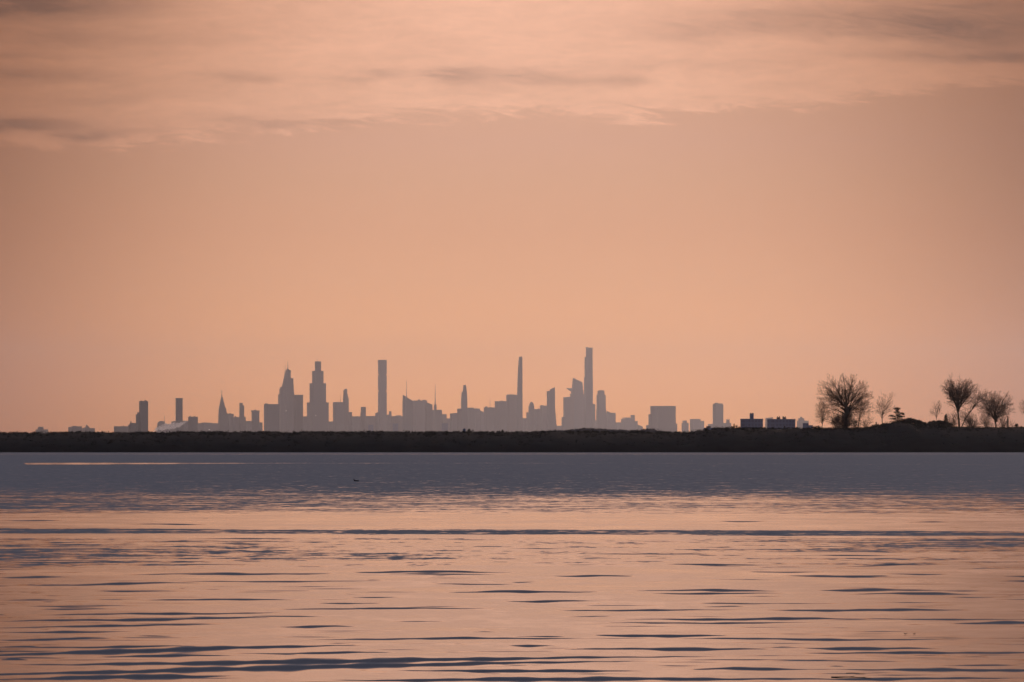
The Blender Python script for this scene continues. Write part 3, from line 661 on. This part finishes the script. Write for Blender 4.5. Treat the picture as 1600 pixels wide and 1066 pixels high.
def bare_tree(px, py_base, D, blobs_, name, label, seed, limbs=10, trunk=.15, twig=.42, tip=.013, dens=1.0, lean=0.0,
              group='bare trees along the far shore', starts=None, cat='tree', parts=('trunk', 'crown')):
    """blobs_: (px, py, rx px, ry px, weight) of the crown; limbs reach from the trunk out to the rim of the blobs"""
    rng = random.Random(seed)
    base = at(px, py_base, D); k = D / F
    base.z -= .35
    pts = [Vector((0, 0, 0))] + [Vector(((a - px) * k, rng.uniform(-.15, .15), (py_base - b_) * k + .35)) for a, b_ in (starts or [(px, py_base - 1)])]
    stem = []                                   # fine points of the trunk with radii
    n_all = sum(max(1, int((b_ - a).length / .3)) for a, b_ in zip(pts, pts[1:])); c_ = 0
    for a, b_ in zip(pts, pts[1:]):
        n = max(1, int((b_ - a).length / .3))
        for t in range(n):
            stem.append((a.lerp(b_, t / n) + Vector((rng.gauss(0, .012), rng.gauss(0, .012), 0)), trunk * (1.25 if c_ == 0 else 1) * (1 - .45 * c_ / n_all))); c_ += 1
    stem.append((pts[-1], trunk * .55))
    big, small = [], []
    for (a, ra), (b_, rb) in zip(stem, stem[1:]): big.append((a, b_, ra, rb))
    def seg(a, b_, ra, rb): (big if ra > max(trunk * .22, .03) else small).append((a, b_, ra, rb))
    def wild(v, sp): return (v + Vector((rng.gauss(0, sp), rng.gauss(0, sp), rng.gauss(0, sp)))).normalized()
    def side(tan, ang, out):
        for _ in range(4):
            p = tan.orthogonal(); p.rotate(__import__('mathutils').Quaternion(tan, rng.uniform(0, 6.283)))
            if p.dot(out) > -.25: break
        return (tan * math.cos(ang) + p.normalized() * math.sin(ang)).normalized()
    def grow(p, d, length, r, level, centre):
        st = {1: .30, 2: .24, 3: .16}[level]; n = max(2, int(length / st)); st = length / n
        for i in range(n):
            t = i / n
            out = (p - centre); out = out.normalized() if out.length > .01 else Vector((0, 0, 1))
            d = wild(d + Vector((0, 0, .05)) + out * .04, .12)
            q = p + d * st; r2 = max(tip * .55, r * (1 - .85 * (i + 1) / n))
            seg(p, q, max(tip * .55, r * (1 - .85 * t)), r2)
            if level < 3 and t > .12:
                for _ in range(1 if rng.random() < dens * .95 else 0):
                    sub = length * rng.uniform(.28, .50) * (1.05 - .5 * t)
                    if sub > .12: grow(q, side(d, rng.uniform(.45, .95), out), sub, max(tip, r2 * .62), level + 1, centre)
            elif level == 3:
                for _ in range(1 if rng.random() < dens * .9 else 0):
                    e = side(d, rng.uniform(.35, .8), out) * twig * rng.uniform(.35, .9)
                    seg(q, q + e, tip * .6, tip * .35)
            p = q
        seg(p, p + wild(d, .15) * twig * .7, tip * .6, tip * .3)
        for _ in range(2): seg(p, p + wild(d, .45) * twig * .6, tip * .55, tip * .3)
    tot = sum(q[4] for q in blobs_)
    zc = sum(at(q[0], q[1], D).z * q[4] for q in blobs_) / tot - base.z
    for q in blobs_:
        n_q = max(1, round(limbs * q[4] / tot)); a0 = rng.uniform(0, 6.283)
        for iq in range(n_q):
            c = at(q[0], q[1], D)
            rr_ = math.sqrt((iq + .6) / (n_q + .1)); th_ = a0 + iq * 2.39996; f_ = rng.uniform(.86, 1.0)
            ux, uz = rr_ * math.cos(th_) * f_, rr_ * math.sin(th_) * f_
            uy = math.sqrt(max(0, 1 - rr_ * rr_)) * rng.choice((-1, 1)) * rng.uniform(.3, 1)
            tg = Vector((c.x - base.x + ux * q[2] * k, uy * min(q[2], 32) * k * .8, c.z - base.z + uz * q[3] * k))
            # leave the trunk below the target
            cand = [i for i in range(len(stem)) if stem[i][0].z > pts[-1].z * .38] or [len(stem) - 1]
            cand = [i for i in cand if stem[i][0].z < tg.z - .1 * (tg - stem[i][0]).length] or cand[:1]
            si = rng.choice(cand[len(cand) // 3:])
            p0, r0 = stem[si]
            L_ = (tg - p0).length
            ctrl = p0 + Vector((0, 0, 1)) * L_ * .20 + (tg - p0) * .30
            r = min(r0 * .55, .010 * L_ + trunk * .13)
            n = max(3, int(L_ / .28)); prev = p0; outc = Vector((pts[-1].x, 0, pts[-1].z))
            wob = Vector((0, 0, 0))
            for i in range(1, n + 1):
                t = i / n
                b_ = p0 * (1 - t) ** 2 + ctrl * 2 * t * (1 - t) + tg * t * t
                wob = wob * .8 + Vector((rng.gauss(0, .045), rng.gauss(0, .045), rng.gauss(0, .035)))
                b_ = b_ + wob
                ra, rb = r * (1 - .86 * (i - 1) / n), r * (1 - .86 * t)
                seg(prev, b_, max(tip, ra), max(tip, rb))
                d = (b_ - prev).normalized(); out = (b_ - outc).normalized()
                if t > (.30 if cat == 'tree' else .08) and rng.random() < .35 + .65 * t:
                    for _ in range(2 if rng.random() < dens * .35 else 1):
                        sub = min(L_, 5.0) * rng.uniform(.22, .44) * (1.1 - .35 * t)
                        grow(b_, side(d, rng.uniform(.55, 1.15), out), sub, max(tip * 1.3, rb * .6), 2, outc)
                prev = b_
            grow(prev, d, .5, max(tip, rb), 3, outc)
    root = empty(name, base); tag(root, label, cat, group)
    v, f = tube_mesh(big, 7); mesh_obj(parts[0], v, f, M['bark'], root, True)
    v, f = tube_mesh(small, 3); mesh_obj(parts[1], v, f, M['twig'], root)
    return root

DT = 1352.
SG = dict(group='bare shrubs on the far shore', cat='shrub', parts=('stem', 'twigs'))
bare_tree(1322, 671, DT, [(1320, 617, 44, 29, 9), (1297, 625, 22, 16, 3.5), (1348, 624, 16, 18, 3.5), (1320, 604, 32, 17, 3.5), (1300, 646, 18, 10, 1.5), (1342, 646, 14, 10, 1.5)], 'bare_tree',
          'largest broad round-crowned bare tree with limbs fanning from a short trunk', 21, 66, .42, .42, .0155, starts=[(1322, 660), (1323, 645), (1321, 634)])
bare_tree(1284, 671, DT - 6, [(1285, 645, 11, 18, 2), (1281, 652, 8, 10, 1)], 'bare_tree', 'small upright bushy bare tree at the left foot of the largest bare tree', 22, 34, .11, .35, .015, starts=[(1284.6, 664), (1285, 657)])
bare_tree(1341, 671, DT - 4, [(1345, 643, 12, 15, 2), (1351, 634, 8, 9, 1)], 'bare_tree', 'thin bare tree with pale gaps under the right side of the largest crown', 23, 22, .10, .35, .013, starts=[(1341.6, 664), (1343, 655)])
bare_tree(1354, 671, DT + 4, [(1355, 659, 10, 10, 1), (1348, 663, 8, 6, .7)], 'bare_shrub', 'low loose bare shrub between the largest bare tree and the slim two-stemmed tree', 24, 22, .05, .28, .017, **SG)
bare_tree(1318, 672, DT - 8, [(1322, 656, 17, 14, 3), (1303, 657, 11, 12, 2), (1322, 647, 9, 9, 1)], 'bare_shrub', 'dense dark thicket wrapped round the trunk of the largest bare tree', 25, 44, .09, .3, .018, **SG)
bare_tree(1379.5, 669, DT, [(1383, 631, 13, 13, 4), (1371, 640, 8, 10, 1.5), (1392, 640, 6, 8, 1)], 'bare_tree', 'slim open bare tree forking in two beside the flat-layered pine', 26, 22, .13, .32, .0135, .9, starts=[(1378.5, 660), (1377.8, 652), (1379, 647)])
bare_tree(1463, 662, DT, [(1465, 636, 7, 5, 2), (1456, 645, 4, 5, 1), (1466, 641, 5, 4, .8)], 'bare_tree', 'smallest twin-stemmed bare tree on the hedge top', 27, 18, .07, .24, .014, starts=[(1463, 658), (1463.5, 652)])
bare_tree(1499, 669, DT, [(1501, 609, 20, 14, 4), (1484, 606, 10, 11, 2.4), (1514, 610, 11, 13, 2.4), (1498, 603, 9, 9, 1), (1500, 630, 23, 11, 2.4), (1481, 614, 9, 6, 1)], 'bare_tree',
          'tall flat-topped bare tree, second tallest, with a long straight trunk', 28, 56, .27, .4, .015, starts=[(1498, 655), (1496.5, 643), (1498, 632)])
bare_tree(1500, 671, DT - 5, [(1534, 620, 9, 7, 2), (1526, 628, 10, 8, 1.5)], 'bare_tree', 'thin bare tree leaning hard to the right from the foot of the tall flat-topped tree', 29, 20, .13, .35, .013, starts=[(1508, 655), (1519, 640), (1526, 630)])
bare_tree(1556, 671, DT, [(1548, 628, 18, 12, 4), (1541, 640, 13, 11, 1.5), (1572, 634, 12, 14, 3), (1558, 648, 20, 9, 2)], 'bare_tree',
          'broad low bare tree with a split crown near the right edge', 30, 56, .22, .38, .015, starts=[(1556, 664), (1555, 654)])
bare_tree(1520, 671, DT + 5, [(1517, 657, 14, 11, 1), (1508, 654, 9, 11, .7), (1524, 663, 12, 6, .7)], 'bare_shrub', 'low tangled bare shrub between the tall flat-topped tree and the split-crowned tree', 31, 46, .06, .3, .017, **SG)
bare_tree(1489, 671, DT + 3, [(1489, 657, 11, 12, 1), (1486, 664, 10, 5, .5)], 'bare_shrub', 'low bare shrub just left of the trunk of the tall flat-topped tree', 32, 32, .06, .3, .017, **SG)
bare_tree(1540, 671, DT + 3, [(1541, 656, 10, 12, 1), (1545, 664, 12, 6, .6)], 'bare_shrub', 'small bare shrub under the left side of the split-crowned tree', 33, 32, .06, .3, .017, **SG)
bare_tree(1566, 671, DT + 4, [(1566, 658, 10, 11, 1), (1570, 665, 10, 5, .5)], 'bare_shrub', 'bushy bare shrub under the right side of the split-crowned tree', 36, 26, .06, .3, .017, **SG)
bare_tree(1581, 670, DT, [(1582, 662, 4, 6, 1)], 'bare_shrub', 'thin small bare shrub right of the narrow columnar evergreen', 34, 5, .04, .25, .011, **SG)
bare_tree(1612, 670, DT, [(1612, 638, 19, 10, 3), (1602, 638, 9, 8, 1.5), (1620, 630, 12, 9, 1)], 'bare_tree', 'bare tree cut off by the right edge, only its leftmost twigs showing', 35, 24, .2, .38, .014, starts=[(1612, 655), (1611, 648)])

def evergreen(px, pyb, D, lobes, name, label, seed, s=.09, cat='shrub', group='evergreen bushes on the far shore', trunk=None, dens=1.0):
    rng = random.Random(seed); k = D / F
    base = at(px, pyb, D); base.z -= .3
    V, Fc = [], []
    for (x, y, rx_, ry_) in lobes:
        c = at(x, y, D) - base
        n = int(dens * 30 * (rx_ * ry_) ** .75) + 30
        leaf_cloud(rng, c.x, c.y * 0, c.z, rx_ * k, max(rx_, ry_) * k * .8, ry_ * k, n, s, V, Fc)
    root = empty(name, base); tag(root, label, cat, group)
    mesh_obj('foliage', V, Fc, M['needle'], root)
    seg = [(Vector((0, 0, 0)), Vector((0, 0, at(0, min(l[1] for l in lobes), D).z - base.z)), trunk or .07, .02)]
    if trunk:
        for (x, y, rx_, ry_) in lobes:
            c = at(x, y, D) - base
            seg.append((Vector((0, 0, max(.3, c.z - .5))), Vector((c.x, 0, c.z)), .05, .02))
    v, f = tube_mesh(seg, 6); mesh_obj('trunk', v, f, M['bark'], root)
    return root
evergreen(1403, 666, DT + 2, [(1400, 638.4, 4.6, 2.0), (1404, 638.8, 3, 1.5), (1402, 642, 3.5, 2.4), (1401, 644.5, 5.5, 1.6), (1409, 646, 4, 1.5), (1403, 648, 4.5, 2.6), (1393, 650, 5.5, 1.7), (1403, 651, 8, 2.0), (1411.5, 647.5, 2, 1.6), (1398, 654.5, 10, 2.0), (1411, 656, 9, 2.2), (1403, 659, 14, 2.8), (1408, 651, 6, 1.4)],
          'layered_pine', 'dark pine with flat separate layers of foliage on the mound', 41, .085, 'tree', 'evergreen trees on the far shore', .12, .95)
evergreen(1369, 669, DT, [(1369, 667, 3.3, 2.6), (1369, 664, 2.2, 2.2), (1369, 661.5, 1.2, 1.8)], 'conical_bush', 'tiny dark cone-shaped bush between the largest bare tree and the slim two-stemmed tree', 42, .07)
evergreen(1574.6, 670, DT, [(1574.6, 666, 2.4, 4), (1574.6, 660, 2.1, 4), (1574.6, 654.5, 1.4, 4), (1574.6, 651.5, .8, 2.2)], 'columnar_evergreen', 'narrow dark columnar evergreen under the right side of the split-crowned tree', 43, .07, 'tree', 'evergreen trees on the far shore')
evergreen(1588, 670, DT, [(1588, 666.5, 4.2, 3.2), (1588, 664, 3, 2.4), (1596, 668, 4, 2)], 'round_bush', 'small dark round bush near the right edge', 44, .08)
evergreen(1478, 667, DT, [(1478, 660, 5, 5), (1478, 653.5, 3.2, 4), (1478, 649.5, 1.6, 2.2)], 'upright_evergreen', 'small dark upright evergreen rising from the right end of the hedge', 45, .09, 'tree', 'evergreen trees on the far shore')
evergreen(1420, 667, DT + 6, [(1396, 664, 7, 3), (1405, 661, 8, 3.4), (1415, 659.5, 9, 3.6), (1424, 658, 9, 4), (1433, 659.5, 8, 3.2), (1441, 662, 7, 2.6), (1421, 655.5, 5, 2.4), (1448, 665, 6, 2), (1400, 667, 12, 3.5), (1415, 666, 12, 4), (1430, 666, 12, 4), (1444, 667, 10, 3)], 'evergreen_thicket', 'dark dome-shaped evergreen thicket covering the mound under the pine', 46, .11, dens=3.2)
evergreen(1466, 669, DT + 2, [(1453, 662.5, 4, 4), (1460, 661.5, 6, 4.2), (1468, 661, 6.5, 4.4), (1476, 662, 6, 4.2), (1483, 664, 5, 3.2), (1456, 667, 8, 3), (1468, 667, 10, 3), (1480, 668, 9, 2.5)], 'trimmed_hedge', 'dark blocky hedge below the smallest twin-stemmed bare tree', 47, .10, 'hedge', None, dens=3.2)
evergreen(733, 676, 1352, [(733, 673.8, 2.9, 2.6), (733, 671.8, 2.1, 1.9)], 'round_bush', 'dark round bush on the ridge right beside the tiny hut', 48, .08)
evergreen(785.5, 676, 1352, [(785.5, 674.5, 2.4, 2.0), (785.2, 672.6, 1.3, 1.3)], 'round_bush', 'tiny dark bush alone on the ridge left of the pencil skyscraper', 49, .07)
evergreen(1147, 670, 1352, [(1146, 667.5, 3.6, 2), (1147, 664.3, 1.0, 2.4), (1150.5, 665.8, 1.6, 1.4)], 'scraggy_bush', 'small scraggy bush with one upright tip on the bank left of the stair-tower block', 50, .07)
evergreen(926, 676, 1352, [(926, 673, 1.2, 2.6), (928, 675, 2, 1.4)], 'upright_bush', 'tiny upright bush on the ridge below the tallest skyscraper', 51, .06)
evergreen(1226, 671, 1352, [(1226, 667.6, 1.5, 2.2), (1232, 669, 4, 1.5)], 'upright_bush', 'tiny upright bush before the block with two knobbly roof tanks', 52, .06)
evergreen(1274, 671, 1352, [(1272, 668, 5, 2.2), (1279, 667.5, 4, 2.4)], 'round_bush', 'low dark bush at the left foot of the small upright bare tree', 53, .08)
evergreen(1321, 673, DT - 3, [(1321, 666, 19, 7), (1322, 657, 14, 9), (1323, 649, 10, 7), (1307, 666, 9, 6), (1303, 659, 5, 5), (1309, 656, 4, 6), (1337, 661, 10, 9)], 'ivy_thicket', 'dark ivy thicket smothering the trunk foot of the largest bare tree', 54, .09, dens=.85, trunk=.06)
# pale marker post on the mound
pb = at(1404.6, 668.6, 1346); root = empty('marker_post', pb)
tag(root, 'tiny pale post on the dark mound below the layered pine', 'post')
v, f = lathe([(.055, -.1), (.05, .42), (.05, .42)], 8); mesh_obj('post', v, f, M['pale'], root)
v, f = lathe([(.07, .42), (.075, .48), (.03, .53)], 8); mesh_obj('cap', v, f, M['pale'], root)

# ------------------------------------------------------------------ bird and flotsam
def skin_obj(name, pts, edges, radii, m, parent=None, loc=(0, 0, 0), rotz=0, sub=2):
    me = bpy.data.meshes.new(name); me.from_pydata(pts, edges, []); me.materials.append(m)
    o = bpy.data.objects.new(name, me); col.objects.link(o)
    me.skin_vertices or None
    md = o.modifiers.new('skin', 'SKIN')
    if not me.skin_vertices: 
        bpy.context.view_layer.objects.active = o
    lay = me.skin_vertices[0].data if me.skin_vertices else None
    if lay:
        for i, r in enumerate(radii): lay[i].radius = r if isinstance(r, tuple) else (r, r)
        lay[0].use_root = True
    ss = o.modifiers.new('sub', 'SUBSURF'); ss.levels = sub; ss.render_levels = sub
    o.location = loc; o.rotation_euler = (0, 0, rotz)
    if parent: o.parent = parent
    return o

def loft(sections, n=12):
    """closed body through (centre, half width across, half height) sections along a spine"""
    V, Fc = [], []
    cs = [Vector(s[0]) for s in sections]
    for i, (c, w, h_) in enumerate(sections):
        d = (cs[min(i + 1, len(cs) - 1)] - cs[max(i - 1, 0)]).normalized()
        side = Vector((0, 1, 0)); up = side.cross(d) * -1
        up = d.cross(side)
        for k in range(n):
            a = 2 * math.pi * k / n
            V.append(cs[i] + side * math.cos(a) * w + up * math.sin(a) * h_)
    for i in range(len(sections) - 1):
        for k in range(n):
            Fc.append((i * n + k, i * n + (k + 1) % n, (i + 1) * n + (k + 1) % n, (i + 1) * n + k))
    Fc.append(tuple(range(n))[::-1]); Fc.append(tuple(range((len(sections) - 1) * n, len(sections) * n)))
    return V, Fc
bd = EYE * F / (752.3 - HOR)
bp = Vector(((557 - 800) / F * bd, bd, 0))
root = empty('water_bird', bp); tag(root, 'small dark waterbird floating alone on the slate blue ruffled water', 'bird')
V, Fc = loft([((.15, 0, .045), .006, .004), ((.12, 0, .035), .03, .014), ((.06, 0, .02), .055, .035), ((-.02, 0, .015), .065, .045), ((-.075, 0, .02), .05, .042),
              ((-.105, 0, .05), .026, .024), ((-.112, 0, .085), .018, .018), ((-.118, 0, .11), .021, .022), ((-.135, 0, .115), .019, .018), ((-.152, 0, .112), .008, .008)])
mesh_obj('body', V, Fc, M['feather'], root, True)
V, Fc = loft([((-.148, 0, .112), .007, .006), ((-.175, 0, .108), .004, .003), ((-.185, 0, .107), .001, .001)], 8)
mesh_obj('bill', V, Fc, M['bill'], root, True)

def float_stick(name, px0, py0, px1, py1, r, m, label, cat, bend=.004, twig_=False):
    d0, d1 = EYE * F / (py0 - HOR), EYE * F / (py1 - HOR)
    a, c = Vector(((px0 - 800) / F * d0, d0, 0)), Vector(((px1 - 800) / F * d1, d1, 0))
    mid = (a + c) / 2; segs = []; n = 7; prev = None
    for i in range(n + 1):
        t = i / n; p = a.lerp(c, t) - mid + Vector((0, bend * 3 * math.sin(t * 5), r * .5 + bend * math.sin(t * math.pi)))
        rr = r * (1 - .5 * t) if t < 1 else r * .3
        if prev: segs.append((prev[0], p, prev[1], rr))
        prev = (p, rr)
    if twig_:
        segs.append((segs[2][1], segs[2][1] + Vector((.05, .03, .006)), r * .5, r * .3))
        segs.append((segs[4][1], segs[4][1] + Vector((.04, -.03, .004)), r * .5, r * .3))
    v, f = tube_mesh(segs, 7); o = mesh_obj(name, v, f, m, smooth=True, loc=mid); tag(o, label, cat, 'flotsam on the calm water')
    return o
float_stick('floating_reed', 1322, 1052.3, 1352, 1053.4, .0028, M['reed'], 'short brown reed stem floating alone near the bottom right edge', 'reed')
float_stick('floating_twig', 1299, 1058.6, 1362, 1060.4, .0045, M['wet'], 'dark wet forked twig floating below the reed stem at the bottom right', 'twig', .004, True)
def leaf(px, py, s, label, rot):
    d = EYE * F / (py - HOR); V, Fc = [], []
    n = 7
    for i in range(n):
        t = i / (n - 1); w = s * .42 * math.sin(math.pi * min(.98, max(.02, t))) ** .8
        z = .004 + .012 * (t - .5) ** 2 * 4
        V += [Vector(((t - .5) * s * 2, -w, z + w * .5)), Vector(((t - .5) * s * 2, 0, z)), Vector(((t - .5) * s * 2, w, z + w * .5))]
    for i in range(n - 1):
        a = i * 3; Fc += [(a, a + 3, a + 4, a + 1), (a + 1, a + 4, a + 5, a + 2)]
    m_ = len(V); V += [v + Vector((0, 0, .0015)) for v in V]; Fc += [tuple(q + m_ for q in reversed(f_)) for f_ in Fc]
    o = mesh_obj('floating_leaf', V, Fc, M['leaf'], loc=((px - 800) / F * d, d, 0)); o.rotation_euler = (0, 0, rot)
    tag(o, label, 'leaf', 'flotsam on the calm water')
leaf(1415, 991.6, .022, 'left of two tiny brown leaves floating side by side on calm water', .3)
leaf(1428.6, 991.6, .018, 'right of two tiny brown leaves floating side by side on calm water', -.4)

# ------------------------------------------------------------------ haze: the air itself
v = [(x, y, z) for x in (-23000, 23000) for y in (-500, HAZE_END) for z in (-3.0, HAZE_TOP)]
f = [(0, 1, 3, 2), (4, 6, 7, 5), (0, 4, 5, 1), (2, 3, 7, 6), (0, 2, 6, 4), (1, 5, 7, 3)]
hm = bpy.data.materials.new('haze_air'); hm.use_nodes = True; tr = hm.node_tree; tr.nodes.clear(); h = G(tr)
pv = h.new('ShaderNodeVolumePrincipled'); pv.inputs['Color'].default_value = (.90, .93, 1.0, 1)
pv.inputs['Density'].default_value = HAZE_D; pv.inputs['Anisotropy'].default_value = 0.6
oo = h.new('ShaderNodeOutputMaterial'); tr.links.new(pv.outputs[0], oo.inputs['Volume'])
tag(mesh_obj('haze', v, f, hm), 'thin evening haze lying over the bay and the far city', 'haze', kind='stuff')
